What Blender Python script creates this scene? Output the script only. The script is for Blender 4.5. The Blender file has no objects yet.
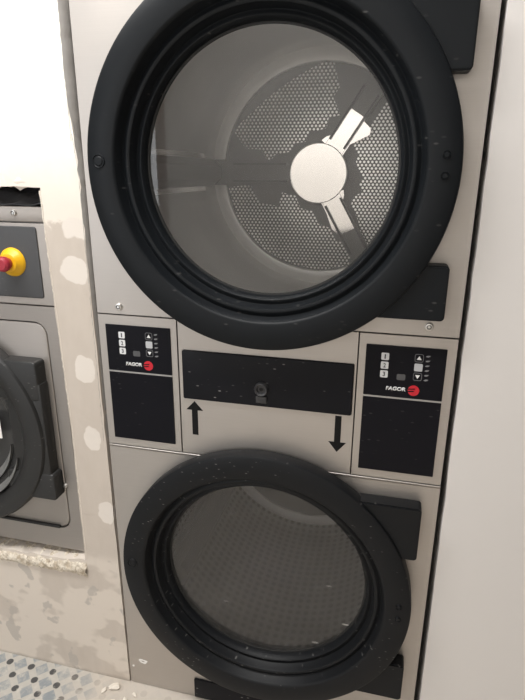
import bpy, bmesh, math, random
from mathutils import Vector, Matrix, noise
random.seed(7)
PI = math.pi
S = bpy.context.scene
COL = S.collection

# ------------------------------------------------------------------ helpers
def B(): return bmesh.new()

def box(bm, x0, x1, y0, y1, z0, z1, bev=0.0, seg=2):
    r = bmesh.ops.create_cube(bm, size=1.0)
    for v in r['verts']:
        v.co = Vector(((x0+x1)/2 + v.co.x*(x1-x0), (y0+y1)/2 + v.co.y*(y1-y0), (z0+z1)/2 + v.co.z*(z1-z0)))
    if bev > 0:
        es = list({e for v in r['verts'] for e in v.link_edges})
        bmesh.ops.bevel(bm, geom=es, offset=bev, segments=seg, affect='EDGES', profile=0.5)
    return bm

def lathe(bm, prof, cx, cz, seg=96, a0=0.0, a1=2*PI, uv=False, closed=False):
    """revolve a profile of (radius, y) about the axis parallel to y through (cx, cz)"""
    full = abs((a1-a0) - 2*PI) < 1e-6
    n = seg if full else seg+1
    rings = []
    for r, y in prof:
        if r < 1e-6:
            rings.append([bm.verts.new((cx, y, cz))])
        else:
            rings.append([bm.verts.new((cx + r*math.cos(a0+(a1-a0)*k/seg), y, cz + r*math.sin(a0+(a1-a0)*k/seg))) for k in range(n)])
    pairs = list(zip(rings[:-1], rings[1:]))
    if closed: pairs.append((rings[-1], rings[0]))
    for A, C in pairs:
        for k in range(n if full else n-1):
            k2 = (k+1) % n
            if len(A) == 1 and len(C) == 1: continue
            if len(A) == 1: f = (A[0], C[k], C[k2])
            elif len(C) == 1: f = (A[k], C[0], A[k2])
            else: f = (A[k], C[k], C[k2], A[k2])
            try: bm.faces.new(f)
            except ValueError: pass
    return bm

def plate(bm, outer, y0, y1, holes=()):
    """flat plate in the xz plane with holes, from y0 (front) to y1 (back)"""
    es = []
    for loop in [outer] + list(holes):
        vs = [bm.verts.new((x, y0, z)) for x, z in loop]
        for i in range(len(vs)):
            es.append(bm.edges.new((vs[i], vs[(i+1) % len(vs)])))
    r = bmesh.ops.triangle_fill(bm, edges=es, use_beauty=True, use_dissolve=False)
    fs = [g for g in r['geom'] if isinstance(g, bmesh.types.BMFace)]
    ex = bmesh.ops.extrude_face_region(bm, geom=fs)
    for g in ex['geom']:
        if isinstance(g, bmesh.types.BMVert): g.co.y += (y1-y0)
    return bm

def circle(cx, cz, r, n=96):
    return [(cx + r*math.cos(2*PI*k/n), cz + r*math.sin(2*PI*k/n)) for k in range(n)]

def rrect(x0, x1, z0, z1, r, n=6):
    out = []
    for cx, cz, a in ((x1-r, z1-r, 0), (x0+r, z1-r, PI/2), (x0+r, z0+r, PI), (x1-r, z0+r, 1.5*PI)):
        for k in range(n+1):
            t = a + PI/2*k/n
            out.append((cx + r*math.cos(t), cz + r*math.sin(t)))
    return out

def rbox(bm, x0, x1, z0, z1, y0, y1, r, bev=0.0, n=5):
    """rounded-corner slab: front face at y0, back at y1, softened front edge"""
    pts = rrect(x0, x1, z0, z1, r, n)
    cx, cz = (x0+x1)/2, (z0+z1)/2
    def ring(inset, y):
        p = rrect(x0+inset, x1-inset, z0+inset, z1-inset, max(r-inset, 1e-4), n)
        return [bm.verts.new((x, y, z)) for x, z in p]
    rs = []
    if bev > 0:
        for k in range(4):
            t = k/3*PI/2
            rs.append(ring(bev*(1-math.sin(t)), y0 + bev*(1-math.cos(t))))
    else:
        rs.append(ring(0, y0))
    rs.append(ring(0, y1))
    bm.faces.new(rs[0]); bm.faces.new(list(reversed(rs[-1])))
    for A, C in zip(rs[:-1], rs[1:]):
        for k in range(len(A)):
            bm.faces.new((A[k], A[(k+1) % len(A)], C[(k+1) % len(A)], C[k]))
    return bm

ORIGIN = {}
def world_of(o):
    p = Vector((0, 0, 0))
    while o is not None:
        p += o.location; o = o.parent
    return p

def obj(name, bm, mat, parent=None, smooth=True, ang=35, norm=True):
    if norm: bmesh.ops.recalc_face_normals(bm, faces=bm.faces)
    if parent is not None:
        off = world_of(parent)
        for v in bm.verts: v.co -= off
    me = bpy.data.meshes.new(name)
    bm.to_mesh(me); bm.free()
    for m in (mat if isinstance(mat, (list, tuple)) else [mat]): me.materials.append(m)
    if smooth:
        me.shade_smooth()
        try: me.set_sharp_from_angle(angle=math.radians(ang))
        except Exception: pass
    o = bpy.data.objects.new(name, me)
    COL.objects.link(o)
    if parent is not None: o.parent = parent
    return o

def thing(name, loc, label, cat, group=None):
    o = bpy.data.objects.new(name, None); COL.objects.link(o)
    o.location = loc; o['label'] = label; o['category'] = cat
    if group: o['group'] = group
    return o

def tag(o, label, cat, group=None):
    o['label'] = label; o['category'] = cat
    if group: o['group'] = group
    return o

def struct(name, bm, mat, **k):
    o = obj(name, bm, mat, **k); o['kind'] = 'structure'
    return o

def text_obj(name, body, x, z, width, height, y, mat, parent, bold=0.0, shear=0.0):
    cu = bpy.data.curves.new('lettering', 'FONT')
    cu.body = body; cu.size = 1.0; cu.offset = bold; cu.shear = shear; cu.extrude = 0.0
    t = bpy.data.objects.new('lettering', cu); COL.objects.link(t)
    bpy.context.view_layer.update()
    me = bpy.data.meshes.new_from_object(t.evaluated_get(bpy.context.evaluated_depsgraph_get()))
    bpy.data.objects.remove(t)
    bm = B(); bm.from_mesh(me); bpy.data.meshes.remove(me)
    xs = [v.co.x for v in bm.verts]; ys = [v.co.y for v in bm.verts]
    w, h = max(xs)-min(xs), max(ys)-min(ys); mx, my = min(xs), min(ys)
    for v in bm.verts:
        v.co = Vector((x + (v.co.x-mx)/w*width, y, z + (v.co.y-my)/h*height))
    r = bmesh.ops.extrude_face_region(bm, geom=list(bm.faces))
    for g in r['geom']:
        if isinstance(g, bmesh.types.BMVert): g.co.y += 0.0006
    return obj(name, bm, mat, parent, smooth=False)

# ------------------------------------------------------------------ materials
class N:
    def __init__(s, name):
        s.m = bpy.data.materials.new(name); s.m.use_nodes = True
        s.t = s.m.node_tree; s.b = s.t.nodes['Principled BSDF']; s.out = s.t.nodes['Material Output']
    def n(s, typ, **k):
        x = s.t.nodes.new(typ)
        for a, v in k.items(): setattr(x, a, v)
        return x
    def l(s, a, b): s.t.links.new(a, b)
    def val(s, sock, v):
        if hasattr(v, 'is_output'): s.l(v, sock)
        else: sock.default_value = v
    def math(s, op, a, b=0.0, c=0.0, clamp=False):
        x = s.n('ShaderNodeMath', operation=op, use_clamp=clamp)
        for i, v in enumerate((a, b, c)): s.val(x.inputs[i], v)
        return x.outputs[0]
    def mix(s, f, a, b):
        x = s.n('ShaderNodeMix', data_type='RGBA')
        s.val(x.inputs['Factor'], f)
        for k, v in (('A', a), ('B', b)):
            sk = [i for i in x.inputs if i.name == k and i.type == 'RGBA'][0]
            s.val(sk, v if hasattr(v, 'is_output') else (*v, 1))
        return [o for o in x.outputs if o.type == 'RGBA'][0]
    def step(s, v, lo, hi):
        x = s.n('ShaderNodeMapRange', interpolation_type='SMOOTHSTEP')
        s.val(x.inputs[0], v); x.inputs[1].default_value = lo; x.inputs[2].default_value = hi
        return x.outputs[0]
    def coords(s, scale=(1, 1, 1)):
        g = s.n('ShaderNodeNewGeometry'); mp = s.n('ShaderNodeMapping')
        mp.inputs['Scale'].default_value = scale
        s.l(g.outputs['Position'], mp.inputs['Vector']); return mp.outputs[0]
    def noise(s, vec, scale, detail=4, rough=0.5):
        x = s.n('ShaderNodeTexNoise'); s.l(vec, x.inputs['Vector'])
        x.inputs['Scale'].default_value = scale; x.inputs['Detail'].default_value = detail
        x.inputs['Roughness'].default_value = rough
        return x.outputs['Fac']
    def voro(s, vec, scale, rnd=1.0):
        x = s.n('ShaderNodeTexVoronoi'); s.l(vec, x.inputs['Vector']); x.inputs['Scale'].default_value = scale
        x.inputs['Randomness'].default_value = rnd
        return x.outputs['Distance'], x.outputs['Color']
    def xyz(s, vec):
        x = s.n('ShaderNodeSeparateXYZ'); s.l(vec, x.inputs[0]); return x.outputs
    def bump(s, h, strength=0.2, dist=0.002):
        x = s.n('ShaderNodeBump'); x.inputs['Strength'].default_value = strength; x.inputs['Distance'].default_value = dist
        s.l(h, x.inputs['Height']); s.l(x.outputs[0], s.b.inputs['Normal'])
    def set(s, color=None, rough=None, metal=None, **k):
        if color is not None: s.val(s.b.inputs['Base Color'], color if hasattr(color, 'is_output') else (*color, 1))
        if rough is not None: s.val(s.b.inputs['Roughness'], rough)
        if metal is not None: s.val(s.b.inputs['Metallic'], metal)
        for a, v in k.items(): s.val(s.b.inputs[a.replace('_', ' ')], v)
        return s.m

def plain(name, color, rough=0.5, metal=0.0, var=0.0):
    m = N(name)
    if var > 0:
        f = m.noise(m.coords(), 40, 4)
        c = m.mix(f, tuple(x*(1-var) for x in color), tuple(min(1, x*(1+var)) for x in color))
        return m.set(c, rough, metal)
    return m.set(color, rough, metal)

def steel(name, color=(.525, .492, .462), rough=.47):
    m = N(name)
    st = m.noise(m.coords((3, 3, 420)), 1.6, 3, .6)          # horizontal brushing
    cl = m.noise(m.coords(), 5, 5, .6)                        # handling smears
    c = m.mix(st, tuple(x*.93 for x in color), tuple(x*1.05 for x in color))
    sm = m.step(cl, .52, .75)
    r = m.math('ADD', rough, m.math('MULTIPLY', sm, .10))
    c = m.mix(m.math('MULTIPLY', sm, .12), c, (.52, .49, .46))
    m.bump(st, .05, .0006)
    return m.set(c, r, .92)

def black_plastic(name, color, rough, dust_haze=0.0, dscale=1.0, spec=.5):
    m = N(name)
    v = m.coords()
    f = m.noise(v, 14, 5, .6)
    c = m.mix(f, tuple(x*.85 for x in color), tuple(x*1.18 for x in color))
    if dust_haze > 0:
        # small pale scuffs lying in short slanting streaks
        rot = m.n('ShaderNodeMapping'); rot.inputs['Rotation'].default_value = (0, .6, 0)
        rot.inputs['Scale'].default_value = (55*dscale, 30, 140*dscale)
        m.l(v, rot.inputs['Vector'])
        d, col = m.voro(rot.outputs[0], 1.0)
        keep = m.step(m.xyz(col)[0], .74, .80)
        spot = m.math('SUBTRACT', 1.0, m.step(d, .10, .28))
        patch = m.step(m.noise(v, 9, 3), .42, .62)
        k = m.math('MULTIPLY', m.math('MULTIPLY', spot, keep), m.math('MULTIPLY', patch, dust_haze))
        c = m.mix(k, c, (.30, .29, .28))
    r = m.math('ADD', rough, m.math('MULTIPLY', f, .12))
    return m.set(c, r, 0.0, Specular_IOR_Level=spec)

def plaster_left():
    m = N('old_plaster_wall')
    v = m.coords(); X, Y, Z = m.xyz(v)
    n1 = m.noise(v, 5, 6, .62); n2 = m.noise(v, 22, 5, .6); n3 = m.noise(m.coords((1, 1, .35)), 30, 4, .55); nq = m.noise(v, 17, 2, .5)
    tan = m.mix(n3, (.54, .475, .41), (.63, .565, .50))
    grey = (.47, .43, .39)
    pale = (.70, .63, .555)
    # broad trowelled coats below the washer opening
    low = m.math('SUBTRACT', 1.0, m.step(Z, .42, .46))
    nb = m.noise(m.coords((1.0, 1, 1.4)), 5.5, 3, .5)
    coat = m.step(nb, .44, .49)
    c = m.mix(m.math('MULTIPLY', coat, low), tan, pale)
    g = m.step(m.noise(m.coords((1.3, 1, 1.2)), 11, 3, .5), .60, .64)
    c = m.mix(m.math('MULTIPLY', m.math('MULTIPLY', g, low), .7), c, grey)
    # pier bottom: a pale feathered coat
    # painted upper wall with an uneven lower limit
    h = m.math('ADD', Z, m.math('MULTIPLY', m.math('SUBTRACT', n2, .5), .10))
    paint = m.step(h, 1.318, 1.335)
    c = m.mix(paint, c, (.80, .735, .655))
    upper = m.step(m.math('ADD', Z, m.math('MULTIPLY', m.math('SUBTRACT', n1, .5), .3)), 1.38, 1.52)
    c = m.mix(upper, c, (.86, .81, .74))
    # filler dabs along the pier
    for px, pz, rx, rz in ((-.050, 1.228, .036, .030), (-.046, .990, .026, .034), (-.044, .806, .024, .034), (-.028, .592, .024, .032),
                           (-.034, 1.318, .030, .030)):
        dx = m.math('DIVIDE', m.math('SUBTRACT', X, px), rx); dz = m.math('DIVIDE', m.math('SUBTRACT', Z, pz), rz)
        d = m.math('ADD', m.math('POWER', m.math('ABSOLUTE', dx), 2.6), m.math('POWER', m.math('ABSOLUTE', dz), 2.6))
        d = m.math('ADD', d, m.math('MULTIPLY', m.math('SUBTRACT', nq, .5), 3.6))
        d = m.math('ADD', d, m.math('MULTIPLY', m.math('SUBTRACT', n2, .5), 1.2))
        c = m.mix(m.math('SUBTRACT', 1.0, m.step(d, .80, 1.15)), c, (.76, .70, .635))
    # darker ragged line by the floor
    gr = m.math('SUBTRACT', 1.0, m.step(m.math('ADD', Z, m.math('MULTIPLY', n2, .02)), .020, .036))
    c = m.mix(m.math('MULTIPLY', gr, .6), c, (.30, .26, .22))
    hh = m.math('ADD', m.math('MULTIPLY', n1, .6), m.math('MULTIPLY', n2, .5))
    hh = m.math('ADD', hh, m.math('MULTIPLY', coat, .25))
    m.bump(hh, .28, .004)
    return m.set(c, .88, 0, Specular_IOR_Level=.25)

def broken_plaster():
    m = N('broken_plaster_edge'); v = m.coords()
    d, col = m.voro(v, 110); n = m.noise(v, 60, 6, .7)
    c = m.mix(m.step(n, .38, .62), (.50, .42, .32), (.82, .75, .64))
    pits = m.math('SUBTRACT', 1.0, m.step(m.noise(v, 150, 3), .30, .40))
    c = m.mix(m.math('MULTIPLY', pits, .7), c, (.22, .17, .12))
    m.bump(n, .8, .006)
    return m.set(c, .95, 0, Specular_IOR_Level=.2)

def wall_white(name, c0, c1):
    m = N(name); v = m.coords()
    n = m.noise(v, 2.2, 4); f = m.noise(v, 70, 3)
    c = m.mix(n, c0, c1)
    d, col = m.voro(m.coords((9, 9, 16)), 1.0)
    k = m.math('MULTIPLY', m.math('SUBTRACT', 1.0, m.step(d, .03, .07)), m.step(m.xyz(col)[0], .7, .75))
    c = m.mix(m.math('MULTIPLY', k, .35), c, (.38, .35, .33))
    m.bump(m.math('ADD', n, m.math('MULTIPLY', f, .2)), .12, .004)
    return m.set(c, .6, 0, Specular_IOR_Level=.35)

def floor_tiles():
    m = N('patterned_cement_tile'); v = m.coords(); X, Y, Z = m.xyz(v)
    ox, oy, p = -.243, -.027, .0523*math.sqrt(2)
    x = m.math('SUBTRACT', X, ox); y = m.math('SUBTRACT', Y, oy)
    u = m.math('DIVIDE', m.math('ADD', x, y), p); w = m.math('DIVIDE', m.math('SUBTRACT', x, y), p)
    def cell(a):                                  # distance to the nearest whole number
        return m.math('ABSOLUTE', m.math('SUBTRACT', m.math('FRACT', m.math('ADD', a, .5)), .5))
    du, dw = cell(u), cell(w)
    n = m.noise(v, 55, 5, .65); nb = m.noise(v, 12, 4, .6)
    wob = m.math('MULTIPLY', m.math('SUBTRACT', n, .5), .10)
    rad = m.math('ADD', m.math('SQRT', m.math('ADD', m.math('MULTIPLY', du, du), m.math('MULTIPLY', dw, dw))), wob)
    dot = m.math('SUBTRACT', 1.0, m.step(rad, .17, .22))
    mn = m.math('ADD', m.math('MINIMUM', du, dw), wob)
    sq = m.step(mn, .17, .20)
    base = m.mix(n, (.42, .40, .36), (.58, .55, .50))
    blu = m.mix(nb, (.225, .25, .265), (.34, .36, .37))
    wear = m.step(m.math('ADD', m.math('MULTIPLY', n, .6), m.math('MULTIPLY', nb, .55)), .50, .72)
    c = m.mix(m.math('MULTIPLY', sq, m.math('SUBTRACT', 1.0, m.math('MULTIPLY', wear, .85))), base, blu)
    worn = m.step(nb, .38, .48)
    c = m.mix(m.math('MULTIPLY', dot, m.math('ADD', .25, m.math('MULTIPLY', worn, .75))), c, (.07, .07, .07))
    # dust and plaster powder trodden on the tiles beside the dryer
    du_ = m.step(m.math('ADD', X, m.math('MULTIPLY', nb, .22)), -.10, .04)
    c = m.mix(m.math('MULTIPLY', du_, .85), c, (.58, .52, .45))
    dd = m.step(n, .56, .72)
    c = m.mix(m.math('MULTIPLY', dd, .55), c, (.60, .56, .50))
    m.bump(n, .15, .002)
    return m.set(c, .55)

def perforated(name, light, dark, pitch=.0125):
    """sheet drilled on a staggered grid; bright dots stand in for the glints on it"""
    m = N(name); v = m.coords(); X, Y, Z = m.xyz(v)
    def grid(ox):
        a = m.math('ADD', m.math('DIVIDE', X, pitch), ox); b = m.math('ADD', m.math('DIVIDE', Z, pitch*1.55), ox)
        a = m.math('MULTIPLY', m.math('ABSOLUTE', m.math('SUBTRACT', m.math('FRACT', a), .5)), 1.0)
        b = m.math('MULTIPLY', m.math('ABSOLUTE', m.math('SUBTRACT', m.math('FRACT', b), .5)), 1.55)
        return m.math('SQRT', m.math('ADD', m.math('MULTIPLY', a, a), m.math('MULTIPLY', b, b)))
    d = m.math('MINIMUM', grid(0), grid(.5))
    f = m.math('SUBTRACT', 1.0, m.step(d, .26, .36))
    c = m.mix(f, dark, light)  # glints painted as bright metallic dots on a dark sheet
    return m.set(c, m.math('SUBTRACT', .5, m.math('MULTIPLY', f, .2)), f)

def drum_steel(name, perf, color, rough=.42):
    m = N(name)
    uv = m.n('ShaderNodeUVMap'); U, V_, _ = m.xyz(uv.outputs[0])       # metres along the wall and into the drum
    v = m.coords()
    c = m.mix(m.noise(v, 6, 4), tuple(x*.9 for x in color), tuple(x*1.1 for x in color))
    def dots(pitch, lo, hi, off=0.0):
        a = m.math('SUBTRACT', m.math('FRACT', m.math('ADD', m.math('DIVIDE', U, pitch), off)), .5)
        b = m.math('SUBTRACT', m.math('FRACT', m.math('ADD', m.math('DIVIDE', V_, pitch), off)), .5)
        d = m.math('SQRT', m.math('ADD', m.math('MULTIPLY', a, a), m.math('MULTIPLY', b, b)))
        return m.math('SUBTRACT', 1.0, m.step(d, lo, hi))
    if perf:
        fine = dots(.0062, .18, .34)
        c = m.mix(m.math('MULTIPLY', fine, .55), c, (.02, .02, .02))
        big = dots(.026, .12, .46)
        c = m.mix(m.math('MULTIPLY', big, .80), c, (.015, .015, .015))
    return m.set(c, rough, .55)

def glass(name, tint, rough, dust_haze, streak=0.0, ior=1.5):
    m = N(name); v = m.coords()
    tr = m.n('ShaderNodeBsdfTransparent'); tr.inputs[0].default_value = (*tint, 1)
    gl = m.n('ShaderNodeBsdfGlossy'); gl.inputs['Roughness'].default_value = rough
    fr = m.n('ShaderNodeFresnel'); fr.inputs['IOR'].default_value = ior
    mx = m.n('ShaderNodeMixShader'); m.l(m.math('MULTIPLY', fr.outputs[0], 1.35, clamp=True), mx.inputs[0]); m.l(tr.outputs[0], mx.inputs[1]); m.l(gl.outputs[0], mx.inputs[2])
    df = m.n('ShaderNodeBsdfDiffuse'); df.inputs[0].default_value = (.75, .72, .69, 1)
    n = m.noise(v, 7, 5, .6)
    k = m.math('MULTIPLY', m.math('ADD', .55, m.math('MULTIPLY', n, .9)), dust_haze)  # dust veil, also holding the haze of the room's reflection as pale colour
    if streak > 0:
        rot = m.n('ShaderNodeMapping'); rot.inputs['Rotation'].default_value = (0, .5, 0); rot.inputs['Scale'].default_value = (22, 20, 95)
        m.l(v, rot.inputs['Vector'])
        d, col = m.voro(rot.outputs[0], 1.0)
        s = m.math('MULTIPLY', m.math('SUBTRACT', 1.0, m.step(d, .08, .35)), m.step(m.xyz(col)[0], .78, .9))
        s = m.math('MULTIPLY', s, m.step(m.noise(v, 8, 3), .48, .62))
        k = m.math('ADD', k, m.math('MULTIPLY', s, streak), clamp=True)
    m2 = m.n('ShaderNodeMixShader'); m.l(k, m2.inputs[0]); m.l(mx.outputs[0], m2.inputs[1]); m.l(df.outputs[0], m2.inputs[2])
    m.l(m2.outputs[0], m.out.inputs['Surface'])
    m.t.nodes.remove(m.b)
    return m.m

M = dict(
    steel=steel('brushed_steel'), steel_dark=steel('brushed_steel_washer', (.41, .38, .355), .50),
    void=plain('cavity_shade', (.015, .014, .013), .9),  # black colour stands for the shade in the panel gaps and keyhole
    housing=plain('galvanised_housing', (.30, .29, .28), .5, .6, .1),
    ring=black_plastic('black_door_plastic', (.0075, .0090, .0108), .38, .2, .8, .18),
    ring_dusty=black_plastic('dusty_black_door_plastic', (.0062, .0070, .0084), .44, .55, 1.4, .24),
    panel=black_plastic('black_panel_plastic', (.0062, .0066, .0092), .32, .95, 1.1, .18),
    display=black_plastic('glossy_control_film', (.005, .005, .008), .26, .05, 1, .15),
    blank=black_plastic('black_blank_film', (.005, .005, .008), .28, .12, 1, .15),
    arrow=black_plastic('black_vinyl', (.005, .005, .005), .5, 0, 1, .2),
    key=plain('white_key_print', (.72, .73, .74), .45), key_grey=plain('grey_key_print', (.50, .51, .53), .45),
    glyph=plain('dark_key_print', (.05, .05, .06), .5), led=plain('unlit_indicator', (.22, .22, .23), .4),
    white=plain('white_lettering', (.80, .80, .80), .5), red=plain('red_roundel', (.58, .010, .025), .4),
    sensor=plain('dim_sensor_window', (.085, .085, .09), .35),
    line=plain('grey_divider_line', (.42, .41, .40), .4, .5),
    screw=plain('zinc_screw', (.78, .77, .75), .28, .9), screw_dark=plain('screw_recess', (.06, .06, .06), .6),
    lock=black_plastic('grey_black_lock', (.035, .035, .037), .32),
    rubber=plain('black_rubber', (.010, .010, .010), .6),
    glass=glass('clear_door_glass', (.95, .95, .95), .015, .048), glass_dusty=glass('dusty_door_glass', (.90, .90, .91), .05, .055, .45),
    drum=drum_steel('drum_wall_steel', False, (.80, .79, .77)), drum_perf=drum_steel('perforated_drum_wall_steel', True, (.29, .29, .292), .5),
    back=plain('drum_back_steel', (.15, .147, .145), .45, .6, .08),
    perf=perforated('perforated_drum_sheet', (1, .99, .97), (.075, .074, .072)),
    hub=plain('polished_hub_steel', (.96, .93, .90), .10, 1.0), spoke=plain('spoke_steel', (.13, .128, .125), .35, .6, .1),
    slot=plain('dark_spoke_slot', (.03, .03, .03), .5), lifter=plain('lifter_steel', (.17, .167, .165), .42, .5, .06),
    bright=plain('lifter_glint_metal', (.95, .94, .92), .22, 1.0),  # glint along the upper lifter put into a bright metal strip
    yellow=plain('yellow_stop_collar', (.90, .50, .015), .38), redknob=plain('red_stop_knob', (.36, .022, .04), .42),
    sticker=plain('white_sticker', (.85, .83, .80), .6), sticker_red=plain('orange_sticker_print', (.62, .22, .08), .6),
    wglass=black_plastic('dark_washer_glass', (.040, .040, .040), .12, 0, 1, .6),
    wpanel=black_plastic('slate_washer_panel', (.050, .051, .054), .42, .10, 1),
    wring=black_plastic('washer_door_plastic', (.018, .018, .018), .36, .5, 1.2),
    glass_reflection=plain('grey_glass_reflection', (.16, .16, .155), .35),
    foil=black_plastic('black_sheeting', (.05, .052, .06), .40, .2, 1),
    wall_l=plaster_left(), rough=broken_plaster(),
    wall_r=wall_white('smooth_white_wall', (.73, .70, .675), (.77, .74, .715)),
    room=wall_white('room_white_paint', (.74, .72, .69), (.78, .76, .73)),
    floor=floor_tiles(), chip=plain('plaster_chip_white', (.78, .72, .63), .9, 0, .1),
    grey_edge=plain('grey_raw_plaster_edge', (.40, .38, .36), .9, 0, .18),
    concrete=plain('grey_concrete', (.20, .185, .17), .9, 0, .2), paint=plain('white_paint_spot', (.85, .83, .80), .6),
    door_paint=plain('brown_door_frame', (.16, .09, .06), .5, 0, .1),
)

# ------------------------------------------------------------------ dimensions (metres)
W = .79; FZ = .012
CX = .395; ZU, ZL = 1.4476, .4745           # door centres
DX = .400                                   # drum axis
RO, RG = .3589, .2555

# ------------------------------------------------------------------ the room
b = B(); box(b, -2.2, 2.4, -2.9, 1.3, -.10, FZ); struct('floor', b, M['floor'], smooth=False)
b = B(); box(b, -2.2, 2.4, -2.9, 1.3, 2.75, 2.85); struct('ceiling', b, M['concrete'], smooth=False)
b = B(); box(b, -2.3, -2.2, -2.9, 1.3, FZ, 2.75); struct('wall_far_left', b, M['concrete'], smooth=False)
b = B(); box(b, 2.4, 2.5, -2.9, 1.3, FZ, 2.75); struct('wall_far_right', b, M['concrete'], smooth=False)
b = B(); box(b, -2.2, 2.4, 1.2, 1.3, FZ, 2.75); struct('wall_rear', b, M['concrete'], smooth=False)
# wall behind the viewer, with the glazed shop doorway daylight comes through
WX0, WX1, WZ0, WZ1 = -2.12, -1.03, .45, 2.50
b = B(); plate(b, [(-2.2, FZ), (2.4, FZ), (2.4, 2.75), (-2.2, 2.75)], -2.9, -2.8, [[(WX0, WZ0), (WX1, WZ0), (WX1, WZ1), (WX0, WZ1)]])
struct('wall_back', b, M['room'], smooth=False)
win = thing('window_1', (0, -2.85, 0), 'x', 'x'); del win['label'], win['category']; win['kind'] = 'structure'
b = B(); plate(b, [(WX0, WZ0), (WX1, WZ0), (WX1, WZ1), (WX0, WZ1)], -2.88, -2.82,
               [[(WX0+.05, WZ0+.05), (-1.62, WZ0+.05), (-1.62, WZ1-.05), (WX0+.05, WZ1-.05)],
                [(-1.57, WZ0+.05), (WX1-.09, WZ0+.05), (WX1-.09, WZ1-.05), (-1.57, WZ1-.05)]])
obj('window_frame', b, M['door_paint'], win, smooth=False)

# wall left of the dryer: pier and washing-machine opening with broken edges
def jag(a, c, n, amp, seed):
    out = []
    for k in range(n):
        t = k/n
        x = a[0]+(c[0]-a[0])*t; z = a[1]+(c[1]-a[1])*t
        d = amp*(noise.noise(Vector((x*30+seed, z*30, seed*3.1)))+.6*noise.noise(Vector((x*90+seed, z*90, 1.7))))
        L = math.hypot(c[0]-a[0], c[1]-a[1])
        if k == 0: d *= .3
        out.append((x - (c[1]-a[1])/L*d, z + (c[0]-a[0])/L*d))
    return out
outer = [(-2.2, FZ), (-.004, FZ)] + jag((-.004, .03), (-.008, .80), 18, .0012, 3) + jag((-.008, .80), (-.013, 1.30), 14, .0018, 4) \
    + jag((-.013, 1.30), (-.013, 1.46), 9, .004, 5) + jag((-.013, 1.46), (-.024, 1.58), 8, .004, 6) + jag((-.024, 1.58), (-.022, 2.74), 12, .002, 7) \
    + [(-.022, 2.75), (-2.2, 2.75)]
HX0 = -.84
hole = jag((HX0, .412), (-.22, .412), 34, .007, 11) + jag((-.22, .412), (-.110, .424), 8, .005, 12) \
    + jag((-.107, .424), (-.103, .82), 22, .0016, 13) + jag((-.103, .82), (-.113, 1.29), 24, .0016, 14) \
    + jag((-.113, 1.29), (-.111, 1.405), 6, .003, 15) + jag((-.111, 1.405), (HX0, 1.414), 36, .007, 16) + [(HX0, 1.41)]
b = B(); plate(b, outer, 0, .12, [hole])
struct('wall_left', b, M['wall_l'], smooth=False)
# rough broken plaster along the sill and head of the opening, chipped arris of the pier
def rough_strip(name, pts, r, y0, mat, squash=.7, seed=0):
    b = B(); prev = None; K = 8
    for i, (x, z, s) in enumerate(pts):
        ring = []
        for k in range(K):
            a = 2*PI*k/K
            rr = r*s*(1+.55*noise.noise(Vector((x*45+seed, z*45+k*1.7, k*.9)))+.3*noise.noise(Vector((x*140, k*2.3, seed))))
            ring.append(b.verts.new((x + .15*rr*math.sin(k*3+i), y0 + rr*math.cos(a)*squash, z + rr*math.sin(a))))
        if prev:
            for k in range(K): b.faces.new((prev[k], prev[(k+1) % K], ring[(k+1) % K], ring[k]))
        prev_first = prev is None
        if prev_first: b.faces.new(ring)
        prev = ring
    b.faces.new(list(reversed(prev)))
    return struct(name, b, mat, ang=50)
b = B(); g = []; nx, nt = 200, 16
for i in range(nx+1):
    x = HX0 + (.737)*i/nx; row = []
    top = .414 + .006*noise.noise(Vector((x*38, 3, 0))) + .004*noise.noise(Vector((x*120, 5, 0))) + .010*max(0, (x+.25)/.14)
    bot = .358 + .012*noise.noise(Vector((x*22, 9, 0))) + .005*noise.noise(Vector((x*90, 1, 4)))
    for j in range(nt+1):
        t = j/nt
        if t < .35: y, z = .09-.085*(t/.35), top - .004*(t/.35)
        else:
            q = (t-.35)/.65; y = .005 - .013*math.sin(min(1, q*2.2)*PI/2) + .014*max(0, q-.55)/.45; z = top-.004-(top-.004-bot)*q
        k = math.sin(min(1, t*3)*PI/2)*(1 if t < .95 else .2)
        dd = .0055*noise.noise(Vector((x*70, y*70, z*70)))+.003*noise.noise(Vector((x*190, y*190, z*190)))
        row.append(b.verts.new((x, y-dd*k, z+dd*.7*k)))
    g.append(row)
for i in range(nx):
    for j in range(nt): b.faces.new((g[i][j], g[i+1][j], g[i+1][j+1], g[i][j+1]))
struct('trim_1', b, M['rough'], ang=60)
rough_strip('trim_2', [(HX0+i*.009, 1.417+.004*noise.noise(Vector((i*.4, 7, 0))), 1+.4*noise.noise(Vector((i*.5, 0, 9)))) for i in range(80)], .011, .008, M['wall_l'], .8, 2)
def arris(name, pts, mat, w0, w1, d1, seed):
    """ragged chipped edge: a strip from the wall face back into the gap; pts are (x, z) down the edge"""
    b = B(); rows = []
    for i, (x, z) in enumerate(pts):
        j = .0016*noise.noise(Vector((z*60, seed, 0)))+.0012*noise.noise(Vector((z*150, seed, 3)))
        row = [(x-w0, .004), (x-w0+j, -.0006), (x+w1*.35+j, .001+d1*.15), (x+w1+j*1.5, d1), (x+w1*.8, d1+.02)]
        rows.append([b.verts.new((px, py+.4*j, z)) for px, py in row])
    for A, C in zip(rows[:-1], rows[1:]):
        for k in range(len(A)-1): b.faces.new((A[k], A[k+1], C[k+1], C[k]))
    return struct(name, b, mat, ang=60)
def edge_x(z): return -.113 + (.010*(1.29-z)/.47 if z > .82 else .010 - .003*(.82-z)/.396)
arris('trim_3', [(edge_x(.43+.0065*i), .43+.0065*i) for i in range(150)], M['chip'], -.0040, -.0030, .006, 5)
arris('trim_4', [(-.023+.0005*math.sin(i*.3), 1.50+.0085*i) for i in range(146)], M['grey_edge'], .001, .009, .012, 8)
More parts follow.
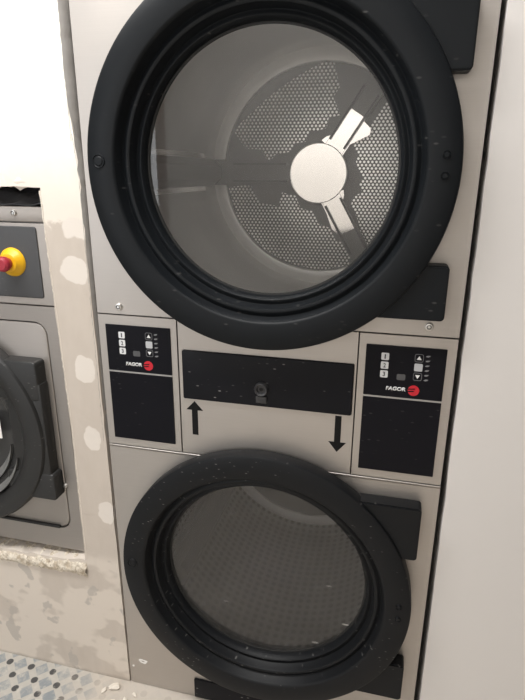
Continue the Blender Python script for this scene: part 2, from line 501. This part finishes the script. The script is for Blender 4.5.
arris('trim_5', [(-.0135-.009*max(0, min(1, (z_-1.44)/.1)), z_) for z_ in [.80+.007*i for i in range(103)]], M['grey_edge'], .001, .0055, .009, 9)

# concrete base behind the wall that the washer stands on
b = B(); box(b, -.90, -.03, .125, 1.15, FZ, .385); box(b, -.90, -.03, .119, .13, .36, .395)
struct('floor_plinth', b, M['concrete'], smooth=False)

# smooth white wall right of the dryer
outer = [(2.4, FZ), (2.4, 2.75), (.801, 2.75)] + jag((.801, 2.74), (.800, 1.5), 22, .0012, 23) + jag((.800, 1.5), (.803, .60), 22, .0016, 24) + jag((.803, .60), (.805, .02), 12, .001, 25) + [(.805, FZ)]
b = B(); plate(b, outer, 0, .12); struct('wall_right', b, M['wall_r'], smooth=False)

# ------------------------------------------------------------------ the stacked dryer
dr = thing('tumble_dryer', (CX, .45, FZ), 'tall stainless steel stacked tumble dryer with two round black doors set in the wall', 'tumble dryer')
# housing: sides, back, top, floor pan
b = B()
box(b, .001, .006, .03, .90, FZ+.001, 1.95); box(b, .784, .789, .03, .90, FZ+.001, 1.95)
box(b, .001, .789, .895, .90, FZ+.001, 1.95); box(b, .001, .789, .03, .90, 1.945, 1.95); box(b, .001, .789, .03, .90, FZ+.001, .03)
obj('housing', b, M['housing'], dr, smooth=False)
# black sheet put in for the shade behind the panel gaps
b = B(); box(b, .007, .783, .026, .05, .80, 1.125); obj('gap_shade_backing', b, M['void'], dr, smooth=False)

def front(name, x0, x1, z0, z1, holes=()):
    b = B(); plate(b, [(x0, z0), (x1, z0), (x1, z1), (x0, z1)], .0015, .022, holes)
    # softly folded perimeter
    return obj(name, b, M['steel'], dr, smooth=False)
front('front_panel', 0, W, 1.1315, 1.95, [circle(CX, ZU, .315)])
lp = front('front_panel', 0, W, FZ+.002, .7900, [circle(CX, ZL, .315)])
b = B(); box(b, 0, W, -.0008, .020, .7925, .7962, .0006, 1); obj('seam_strip', b, M['steel'], dr, smooth=False)
b = B(); plate(b, [(.1955, .7985), (.5945, .7985), (.5945, 1.1285), (.1955, 1.1285)], .0015, .022, [rrect(.2035, .5905, .9405, 1.0595, .004)])
obj('front_panel', b, M['steel'], dr, smooth=False)

def screw(x, z, y, parent, r=.0085, washer=True):
    b = B()
    lathe(b, [(0, y-.006), (r*.30, y-.006), (r*.34, y-.0035), (r*.52, y-.0035), (r*.58, y-.0062), (r*.8, y-.0058), (r, y-.0025), (r, y+.001)], x, z, 24)
    s = obj('screw', b, M['screw'], parent)
    b = B(); lathe(b, [(r*.36, y-.0037), (r*.52, y-.0037)], x, z, 24); obj('screw_recess', b, M['screw_dark'], s)
    return s
screw(.056, 1.149, .0015, dr); screw(.731, 1.151, .0015, dr)

# control panels
def control_panel(x0, x1, fx):
    """fx: left edge of the black film"""
    b = B(); plate(b, [(x0, .7985), (x1, .7985), (x1, 1.1285), (x0, 1.1285)], .0005, .022)
    cp = obj('control_panel', b, M['steel'], dr, smooth=False)
    fw = .1595
    b = B(); rbox(b, fx, fx+fw, .9945, 1.1065, -.0012, .001, .0015); dsp = obj('display', b, M['display'], cp, smooth=False)
    b = B(); rbox(b, fx, fx+fw, .8175, .9905, -.0012, .001, .0015); obj('blank_plate', b, M['blank'], cp, smooth=False)
    b = B(); box(b, fx, fx+fw, -.0009, .001, .9905, .9945); obj('divider', b, M['line'], cp, smooth=False)
    y = -.0017
    for i, z in enumerate((1.0825, 1.0633, 1.0441)):
        kx = fx+.0395
        b = B(); rbox(b, kx-.0078, kx+.0078, z-.0078, z+.0078, y, 0, .0025); k = obj('key', b, M['key'], cp, smooth=False)
        text_obj('key_number', 'i12'[0] if False else str(i+1), kx-(.0014 if i == 0 else .0024), z-.0048, (.0026 if i == 0 else .0048), .0096, y-.0004, M['glyph'], cp, .02)
    kx = fx+.1068
    for z, up in ((1.0842, 1), (1.0440, -1)):
        b = B(); plate(b, rrect(kx-.0085, kx+.0085, z-.0085, z+.0085, .004), y, 0, [rrect(kx-.0078, kx+.0078, z-.0078, z+.0078, .0035)])
        obj('key_outline', b, M['led'], cp, smooth=False)
        b = B(); plate(b, [(kx-.0048, z-.0035*up), (kx+.0048, z-.0035*up), (kx, z+.0045*up)], y, 0); obj('arrow_key', b, M['white'], cp, smooth=False)
    z = 1.0641
    b = B(); rbox(b, kx-.0082, kx+.0082, z-.0082, z+.0082, y, 0, .0025); obj('key', b, M['key_grey'], cp, smooth=False)
    for k in range(6):
        z = 1.0892-k*.0103; lx = fx+.1195
        b = B(); plate(b, [(lx, z-.0012), (lx+.004, z-.0020), (lx+.0075, z-.0006), (lx+.009, z+.0016), (lx+.004, z+.0018), (lx+.001, z+.0008)], y, 0)
        obj('indicator', b, M['led'], cp, smooth=False)
    b = B(); rbox(b, fx+.0655, fx+.083, 1.0335, 1.0465, y, 0, .003); obj('sensor_window', b, M['sensor'], cp, smooth=False)
    text_obj('lettering', 'FAGOR', fx+.0455, 1.0094, .0405, .0086, y-.0003, M['white'], cp, .035, .12)
    lx, lz, lr = fx+.1017, 1.0128, .0115
    b = B(); lathe(b, [(0, y), (lr, y), (lr, 0)], lx, lz, 40); em = obj('emblem', b, M['red'], cp, smooth=False)
    b = B()
    for z0, xa, xb in ((lz+.0030, lx-.0112, lx+.0035), (lz-.0022, lx-.0118, lx+.0015)):
        plate(b, [(xa, z0-.0013), (xb-.002, z0-.0004), (xb, z0+.0008), (xb-.001, z0+.0020), (xa, z0+.0006)], y-.0004, y+.0002)
    obj('emblem_stroke', b, M['display'], em, smooth=False)
    return cp
control_panel(.0005, .1925, .0185)
control_panel(.5975, .7895, .6118)

# lint drawer with lock
b = B(); rbox(b, .2045, .5895, .9415, 1.0585, -.004, .02, .004, .002); dw = obj('filter_drawer', b, M['panel'], dr)
lx, lz = .391, .985
b = B(); lathe(b, [(.0045, -.009), (.0085, -.0085), (.010, -.013), (.0135, -.0145), (.0155, -.012), (.0160, -.004), (.0160, -.002)], lx, lz, 32)
lk = obj('lock', b, M['lock'], dw)
b = B(); lathe(b, [(0, -.0080), (.0095, -.0085)], lx, lz, 24); obj('keyhole', b, M['void'], lk)
b = B(); rbox(b, lx-.0125, lx+.0125, lz-.034, lz-.0175, -.0085, -.002, .002, .0015); obj('lock_tab', b, M['lock'], lk)

# printed arrows
def arrow(x, ztip, ztail, zb, hw, sw):
    b = B(); plate(b, [(x, ztip), (x-hw, zb), (x-sw, zb), (x-sw, ztail), (x+sw, ztail), (x+sw, zb), (x+hw, zb)], .0009, .0018)
    obj('arrow_mark', b, M['arrow'], dr, smooth=False)
arrow(.2295, .9350, .8490, .9125, .0205, .0072)
arrow(.5625, .8485, .9365, .8730, .0195, .0070)

# doors: stepped ring, glass, two hinge blocks, cap
def door(cz, ringmat, glassmat, top_block, bot_block):
    prof = [(.349, .0), (.3570, -.002), (.3605, -.010), (.3605, -.0385), (.3590, -.0430), (.3545, -.0455), (.3060, -.0465), (.3010, -.0445), (.2985, -.040),
            (.2955, -.024), (.2925, -.0205), (.2895, -.0210), (.2860, -.0245), (.2815, -.0255), (.2775, -.0235), (.2755, -.018), (.2735, -.004), (.2715, -.0015), (.2685, -.0015),
            (.2655, -.004), (.2615, -.004), (.2585, -.001), (.2560, .010), (.2555, .0185), (.2555, .030), (.305, .030), (.305, .0)]
    b = B(); lathe(b, prof, CX, cz, 160, closed=True); dd = obj('door', b, ringmat, dr, ang=40)
    b = B(); lathe(b, [(0, .0185), (.12, .0185), (.2565, .0185)], CX, cz, 128); obj('glass', b, glassmat, dd, norm=False)
    b = B(); lathe(b, [(.2557, .0160), (.2520, .0165), (.2515, .0195)], CX, cz, 128); obj('glass_seal', b, M['rubber'], dd)
    for z0, z1 in (top_block, bot_block):
        b = B(); lo_, hi_ = z0-cz, z1-cz; ri = .335
        xi = lambda dz_: CX + math.sqrt(ri*ri - dz_*dz_)
        pts = [(xi(lo_ + (hi_-lo_)*k/10), z0 + (z1-z0)*k/10) for k in range(11)]
        rr = .008
        pts += [(.7545-rr+rr*math.sin(t), z1-rr+rr*math.cos(t)) for t in [PI/2*k/5 for k in range(6)]]
        pts += [(.7545-rr+rr*math.cos(t), z0+rr-rr*math.sin(t)) for t in [PI/2*k/5 for k in range(6)]]
        plate(b, pts, -.036, 0)
        bmesh.ops.bevel(b, geom=[e for e in b.edges if all(abs(v.co.y+.036) < 1e-5 for v in e.verts) and len({round(f.normal.y, 2) for f in e.link_faces}) > 1], offset=.003, segments=2, affect='EDGES')
        h = obj('hinge_block', b, ringmat, dd)
    # moulded screw caps on the ring face
    for a in (178, 4, -2):
        x, z = CX + .3325*math.cos(math.radians(a)), cz + .3325*math.sin(math.radians(a))
        r = .0135 if a == 178 else .007
        b = B(); lathe(b, [(0, -.0485), (r*.55, -.0485), (r*.68, -.0470), (r*.82, -.0470), (r*.92, -.0485), (r, -.0470), (r, -.044)], x, z, 28)
        obj('screw_cap', b, ringmat, dd)
    return dd
door(ZU, M['ring'], M['glass'], (ZU+.155, ZU+.272), (ZU-.276, ZU-.170))
door(ZL, M['ring_dusty'], M['glass_dusty'], (ZL+.146, ZL+.279), (ZL-.268, ZL-.160))

# drums
def drum(cz, perf, wallmat):
    YF, YB, R, RB = .045, .74, .374, .366
    def tube(b, rows, seg=128):
        uvl = b.loops.layers.uv.new('UVMap'); s = 0; prev = None
        for (r0, y0), (r1, y1) in zip(rows[:-1], rows[1:]):
            L = math.hypot(r1-r0, y1-y0)
            for k in range(seg):
                a0, a1 = 2*PI*k/seg, 2*PI*(k+1)/seg
                vs = [b.verts.new((DX+r*math.cos(a), y, cz+r*math.sin(a))) for r, y, a in ((r0, y0, a0), (r0, y0, a1), (r1, y1, a1), (r1, y1, a0))]
                f = b.faces.new(vs); f.normal_flip()
                for lp_ in f.loops:
                    i = vs.index(lp_.vert)
                    lp_[uvl].uv = ((a0 if i in (0, 3) else a1)*R, s + (0 if i < 2 else L))
            s += L
        bmesh.ops.remove_doubles(b, verts=b.verts, dist=1e-5)
        return b
    b = tube(B(), [(R, YF+.05), (R, .25), (R, .45), (R, .69), (R-.004, .705), (RB-.008, YB)])
    d = obj('drum', b, wallmat, dr, norm=False)
    # front lip from the door opening out to the drum wall
    b = B(); lathe(b, [(.306, .024), (.306, .050), (.318, .060), (R+.004, YF+.055)], DX-.003, cz, 128); obj('front_lip', b, M['drum'], d)
    # back sheet, raised outer band, centre
    b = B(); lathe(b, [(RB, YB), (.350, YB-.007), (.335, YB-.009), (.320, YB-.005), (.316, YB+.001)], DX, cz, 128); obj('back_rim', b, M['drum'], d)
    b = B(); lathe(b, [(.318, YB), (0, YB)], DX, cz, 96); obj('back_plate', b, M['back'], d)
    angs = (180, 57, -60) if cz > 1 else (89, -31, -151)
    # three perforated sheets between the spokes, with stepped punched margins
    arc = [(.310*math.cos(math.radians(t)), .310*math.sin(math.radians(t))) for t in range(-50, 53, 6)]
    for pts in ([(-.285, .120), (-.283, .125), (-.262, .150), (-.189, .210), (-.150, .238), (-.091, .274), (-.045, .297), (.010, .319), (.031, .311), (.050, .245), (.031, .217), (.057, .166), (.020, .160), (.015, .130),
                 (-.013, .122), (-.040, .120), (-.050, .090), (-.086, .085), (-.100, .060), (-.150, .050), (-.170, .026), (-.196, .067), (-.248, .070)],
                [(-.308, -.052), (-.231, -.043), (-.201, -.100), (-.134, -.110), (-.124, -.066), (-.079, -.076), (-.061, -.115), (-.019, -.124), (-.001, -.163), (.037, -.176), (.059, -.215), (.114, -.233),
                 (.107, -.295), (.060, -.306), (.013, -.318), (-.077, -.301), (-.135, -.280), (-.185, -.253), (-.235, -.205), (-.276, -.152)],
                [(.101, .076), (.118, .050), (.112, .030), (.121, .008), (.137, -.020), (.126, -.040), (.137, -.062), (.110, -.075), (.104, -.102), (.130, -.150), (.140, -.200), (.161, -.232)] + arc + [(.193, .206), (.160, .150)]):
        b = B(); plate(b, [(DX+x, cz+z) for x, z in pts], YB-.005, YB-.002)
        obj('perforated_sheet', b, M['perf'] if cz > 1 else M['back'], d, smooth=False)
    # hub disc with three arms
    b = B(); lathe(b, [(0, YB-.052), (.088, YB-.052), (.0915, YB-.049), (.092, YB-.02), (.092, YB-.004)], DX, cz-.006, 72)
    hub = obj('hub_disc', b, M['hub'], d, ang=12)
    for q, a in enumerate(angs):
        ar = math.radians(a); ca, sa = math.cos(ar), math.sin(ar)
        def P3(r, t, y): return (DX + r*ca - t*sa, y, cz-.004 + r*sa + t*ca)
        def slab(bm, r0, r1, w0, w1, y0, y1):
            v = [bm.verts.new(P3(r, t, y)) for y in (y0, y1) for r, t in ((r0, -w0), (r1, -w1), (r1, w1), (r0, w0))]
            for f in ((0, 1, 2, 3), (7, 6, 5, 4), (0, 4, 5, 1), (1, 5, 6, 2), (2, 6, 7, 3), (3, 7, 4, 0)): bm.faces.new([v[i] for i in f])
        if q > 0:
            b = B(); 
            for pts in ([(.080, -.030), (.205, -.030), (.205, .030), (.080, .030)], [(.083, -.034), (.120, -.034), (.175, -.068 if q == 1 else -.042), (.190, -.060 if q == 1 else -.036), (.196, -.031), (.083, -.031)], [(.082, .031), (.110, .031), (.100, .040), (.084, .046)]):
                n_ = len(pts); A = [b.verts.new(P3(r, t, YB-.050)) for r, t in pts]; C = [b.verts.new(P3(r, t, YB-.006)) for r, t in pts]
                b.faces.new(A); b.faces.new(list(reversed(C)))
                for k in range(n_): b.faces.new((A[k], A[(k+1) % n_], C[(k+1) % n_], C[k]))
            obj('hub_arm', b, M['hub'], d, smooth=False)
            b = B(); slab(b, .198, .340, .030, .034, YB-.046, YB-.006); sp = obj('spoke', b, M['spoke'], d, smooth=False)
        else:
            b = B(); slab(b, .085, .340, .034, .040, YB-.046, YB-.006); sp = obj('spoke', b, M['spoke'], d, smooth=False)
        b = B()
        for t in (-.026, .026): 
            v0 = len(b.verts)
            for r0, r1 in ((.10, .275),):
                v = [b.verts.new(P3(r, t+dt, y)) for y in (YB-.058, YB-.040) for r, dt in ((r0, -.003), (r1, -.003), (r1, .003), (r0, .003))]
                for f in ((0, 1, 2, 3), (7, 6, 5, 4), (0, 4, 5, 1), (1, 5, 6, 2), (2, 6, 7, 3), (3, 7, 4, 0)): b.faces.new([v[i] for i in f])
        obj('spoke_slot', b, M['slot'], sp, smooth=False)
        # lifter running the depth of the drum on the wall
        b = B(); prof = [(R+.002, -.046), (R-.030, -.040), (R-.052, -.020), (R-.056, 0), (R-.052, .020), (R-.030, .040), (R+.002, .046)]
        rows = []
        for y, s in ((.115, .55), (.15, 1), (.45, 1), (.70, 1), (.735, .9)):
            rows.append([b.verts.new(P3(R+.002-(R+.002-r)*s, t*(.8+.2*s), y)) for r, t in prof])
        for A, C in zip(rows[:-1], rows[1:]):
            for k in range(len(A)-1): b.faces.new((A[k], A[k+1], C[k+1], C[k]))
        b.faces.new(rows[0]); b.faces.new(list(reversed(rows[-1])))
        lf = obj('lifter', b, M['lifter'], d, ang=30)
        b = B()
        for t in (-.049, .049):
            v = [b.verts.new(P3(r, t+dt, y)) for y in (.10, .64) for r, dt in ((R-.004, -.010), (R-.018, -.007), (R-.018, .007), (R-.004, .010))]
            for f in ((0, 1, 2, 3), (7, 6, 5, 4), (0, 4, 5, 1), (1, 5, 6, 2), (2, 6, 7, 3), (3, 7, 4, 0)): b.faces.new([v[i] for i in f])
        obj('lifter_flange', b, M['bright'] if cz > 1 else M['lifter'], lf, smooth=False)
    return d
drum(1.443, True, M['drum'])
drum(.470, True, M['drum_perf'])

# black kick plate at the foot
b = B(); rbox(b, .200, .590, FZ+.006, .083, -.004, .010, .002, .001); obj('kick_plate', b, M['panel'], dr)
# spots of white paint spattered on the lower panel
b = B()
pts = [(.0435+.012*math.cos(t)*(1+.25*math.sin(3*t)), .0993+.0085*math.sin(t)*(1+.3*math.cos(2*t+.5))) for t in [k*PI/12 for k in range(24)]]
plate(b, pts, .0006, .0018, [[(.0435+.005*math.cos(t), .0998+.0028*math.sin(t)) for t in [k*PI/6 for k in range(12)]]])
plate(b, circle(.0115, .076, .0035, 10), .0006, .0018)
obj('paint_spot', b, M['paint'], dr, smooth=False)

# ------------------------------------------------------------------ the washing machine in the wall opening
YW = .020
wm = thing('washing_machine', (-.46, .40, .395), 'grey steel front-loading washing machine built into the rough plaster opening', 'washing machine')
WX0_, WX1_ = -.795, -.1185
b = B(); box(b, WX0_+.002, WX1_-.002, YW+.015, .70, .434, 1.362)
obj('housing', b, M['housing'], wm, smooth=False)
b = B(); box(b, WX0_, WX1_, YW, YW+.02, 1.3285, 1.363, .003); obj('top_rail', b, M['steel_dark'], wm)
b = B(); rbox(b, WX0_, WX1_, 1.134, 1.3255, YW, YW+.02, .002, .001); cp = obj('control_panel', b, M['steel_dark'], wm)
b = B(); rbox(b, WX0_+.03, -.148, 1.151, 1.3185, YW-.003, YW+.002, .007, .0015); obj('panel_inlay', b, M['wpanel'], cp)
# lower front: frame with a recessed rounded door panel
b = B(); plate(b, [(WX0_, .434), (WX1_, .434), (WX1_, 1.131), (WX0_, 1.131)], YW, YW+.018, [rrect(-.766, -.152, .500, 1.092, .035, 8)])
obj('front_frame', b, M['steel_dark'], wm, smooth=False)
b = B(); rbox(b, -.7625, -.1555, .5035, 1.0885, YW+.001, YW+.016, .033, .003, 8); fp = obj('front_panel', b, M['steel_dark'], wm)
b = B(); box(b, -.72, -.185, YW-.006, YW+.004, .5010, .5085, .002); obj('drip_lip', b, M['rubber'], fp)
screw(-.2005, 1.3485, YW, wm, .0075)
for x in (-.74, -.18):
    for y in (.16, .60):
        b = B(); lathe(b, [(0, 0), (.022, 0), (.022, .03), (.010, .034), (.010, .041), (0, .041)], 0, 0, 20)
        bmesh.ops.rotate(b, verts=b.verts, matrix=Matrix.Rotation(PI/2, 3, 'X'))
        bmesh.ops.translate(b, verts=b.verts, vec=(x, y, .3955)); obj('foot', b, M['rubber'], wm)
# emergency stop
ex, ez = -.2190, 1.2355
b = B(); lathe(b, [(0, YW-.0225), (.0165, YW-.0225), (.0215, YW-.0215), (.030, YW-.010), (.0335, YW-.006), (.034, YW-.003)], ex, ez, 48)
es = obj('stop_button', b, M['yellow'], cp); es['label'] = 'yellow collar of the emergency stop'
b = B(); lathe(b, [(0, YW-.047), (.012, YW-.0465), (.0165, YW-.043), (.0180, YW-.038), (.0165, YW-.030), (.0135, YW-.026), (.0130, YW-.021)], ex, ez, 40)
kb = obj('button_knob', b, M['redknob'], wm); kb.parent = cp; kb['label'] = 'red mushroom knob'
for v in kb.data.vertices: v.co += world_of(wm) - world_of(cp)
# door
dx, dz, ro = -.461, .792, .288
prof = [(ro-.01, YW+.002), (ro, YW-.010), (ro, YW-.034), (ro-.006, YW-.042), (ro-.030, YW-.047), (.236, YW-.044), (.226, YW-.036), (.222, YW-.024), (.222, YW+.002)]
b = B(); lathe(b, prof, dx, dz, 120, closed=True); wd = obj('door', b, M['wring'], wm, ang=40)
b = B(); lathe(b, [(0, YW-.004), (.10, YW-.006), (.17, YW-.012), (.205, YW-.024), (.2225, YW-.034)], dx, dz, 96); obj('glass', b, M['wglass'], wd)
for a0, a1, r0, wid in ((-110, -12, .178, .020), (-105, -18, .211, .017)):
    b = B(); rows = []
    for k in range(37):
        t = k/36; a = math.radians(a0+(a1-a0)*t); w_ = wid*math.sin(PI*max(.02, min(.98, t)))**.7
        yb = YW-.0125-.0225*((r0-.17)/.0525)
        rows.append([b.verts.new((dx+r*math.cos(a), yb-dy, dz+r*math.sin(a))) for r, dy in ((r0-w_*.5, .002), (r0, .009), (r0+w_*.5, .010), (r0+w_*.5, 0))])
    for A, C in zip(rows[:-1], rows[1:]):
        for q in range(3): b.faces.new((A[q], A[q+1], C[q+1], C[q]))
    obj('reflection_band', b, M['glass_reflection'], wd)  # grey crescents stand in for pale reflections low on the glass
for z0, z1 in ((.895, .998), (.612, .690)):
    b = B(); rbox(b, -.30, (-.172 if z0 > .8 else -.160), z0, z1, YW-.036, YW+.001, .010, .004); hb = obj('hinge_block', b, M['wring'], wd)
b = B(); box(b, -.27, -.168, YW-.035, YW+.001, .660, .940, .004); obj('hinge_bar', b, M['wring'], wd)
screw(-.153, .640, YW, wd, .006)
# sticker on the glass
sx, sz, sy = -.316, .803, YW-.027
b = B(); plate(b, rrect(sx-.06, sx+.010, sz-.030, sz+.028, .003), sy, sy+.0006)
st = obj('sticker', b, M['sticker'], wd, smooth=False); st['label'] = 'white paper sticker on the glass'
b = B(); plate(b, rrect(sx-.05, sx+.006, sz-.006, sz+.000, .001), sy-.0005, sy); plate(b, rrect(sx-.03, sx+.007, sz+.008, sz+.010, .0008), sy-.0005, sy)
obj('sticker_print', b, M['sticker_red'], st, smooth=False)

# crumpled black sheeting stuffed in the gap above the washer
b = B(); nx, ny = 60, 12; g = []
for i in range(nx+1):
    row = []
    for j in range(ny+1):
        x = -.80 + (.675)*i/nx; t = j/ny
        y = .030 + .10*t + .010*noise.noise(Vector((x*24, t*3, 1)))
        z = 1.3655 + .030*math.sin(t*PI*.5) + .012*max(-1, noise.noise(Vector((x*20, t*5, 4)))) + .006*noise.noise(Vector((x*60, t*9, 2)))
        row.append(b.verts.new((x, y, max(z, 1.3642))))
    g.append(row)
for i in range(nx):
    for j in range(ny): b.faces.new((g[i][j], g[i+1][j], g[i+1][j+1], g[i][j+1]))
r = bmesh.ops.extrude_face_region(b, geom=list(b.faces))
for q in r['geom']:
    if isinstance(q, bmesh.types.BMVert): q.co.z += .003
tag(obj('plastic_sheeting', b, M['foil'], ang=60), 'crumpled black plastic sheeting lying on top of the washing machine', 'plastic sheet')

# plaster chips on the floor by the dryer foot
for k, (x, y, r, a) in enumerate(((-.035, -.030, .012, .4), (-.062, -.047, .007, 1.2), (.012, -.062, .008, 2.0), (-.020, -.070, .006, .2), (.030, -.038, .006, 2.6))):
    b = B(); bmesh.ops.create_icosphere(b, subdivisions=2, radius=r)
    for v in b.verts:
        s = 1+.45*noise.noise(v.co*120+Vector((k*5, 0, 0)))
        v.co = Vector((v.co.x*s*1.5, v.co.y*s*.8, v.co.z*s*.5))
    bmesh.ops.rotate(b, verts=b.verts, matrix=Matrix.Rotation(a, 3, 'Z'))
    mz = min(v.co.z for v in b.verts)
    o = obj('plaster_chip', b, M['chip'], ang=25); o.location = (x, y, FZ-mz)
    tag(o, 'small pale plaster chip on the dusty floor at the foot of the wall', 'plaster chip', 'plaster chips on the floor')

# ------------------------------------------------------------------ light
def area(name, loc, target, sx, sy, power, color):
    L = bpy.data.lights.new(name, 'AREA'); L.shape = 'RECTANGLE'; L.size = sx; L.size_y = sy; L.energy = power; L.color = color
    o = bpy.data.objects.new(name, L); COL.objects.link(o); o.location = loc
    o.rotation_euler = (Vector(target)-Vector(loc)).to_track_quat('-Z', 'Y').to_euler(); return o
area('window_daylight', ((WX0+WX1)/2, -2.80, (WZ0+WZ1)/2), (.2, 0, 1.0), WX1-WX0, WZ1-WZ0, 17, (1, .985, .96))
area('unseen_overhead_lamp', (-.25, -.58, 2.66), (-.25, -.48, 0), 1.5, .28, 56, (1, .985, .965))
area('unseen_overhead_lamp', (.10, -1.85, 2.66), (.10, -2.85, 1.35), 1.6, .30, 46, (1, .985, .965))  # unseen lamp added to brighten the back wall that hub and steel reflect
w = bpy.data.worlds.new('daylight'); S.world = w; w.use_nodes = True
bg = w.node_tree.nodes['Background']; bg.inputs[0].default_value = (.80, .88, 1.0, 1); bg.inputs[1].default_value = 2.0

# ------------------------------------------------------------------ camera
cam = bpy.data.cameras.new('camera'); co = bpy.data.objects.new('camera', cam); COL.objects.link(co)
yaw, pitch, roll, f = -.2375, -.3184, .0065, 540.08
d = Vector((math.sin(yaw)*math.cos(pitch), math.cos(yaw)*math.cos(pitch), math.sin(pitch)))
rt = d.cross(Vector((0, 0, 1))).normalized(); up = rt.cross(d)
r2 = rt*math.cos(roll) + up*math.sin(roll); u2 = -rt*math.sin(roll) + up*math.cos(roll)
m = Matrix((r2, u2, -d)).transposed().to_4x4(); m.translation = Vector((.6531, -1.0813, 1.4406))
co.matrix_world = m
cam.sensor_fit = 'VERTICAL'; cam.sensor_height = 24; cam.lens = f/700*24; cam.clip_start = .02
S.camera = co
S.view_settings.view_transform = 'Standard'; S.view_settings.look = 'None'; S.view_settings.gamma = 1.0
S.view_settings.exposure = -0.25; S.view_settings.use_curve_mapping = False
S.cycles.use_denoising = True
S.cycles.max_bounces = 12; S.cycles.transparent_max_bounces = 12
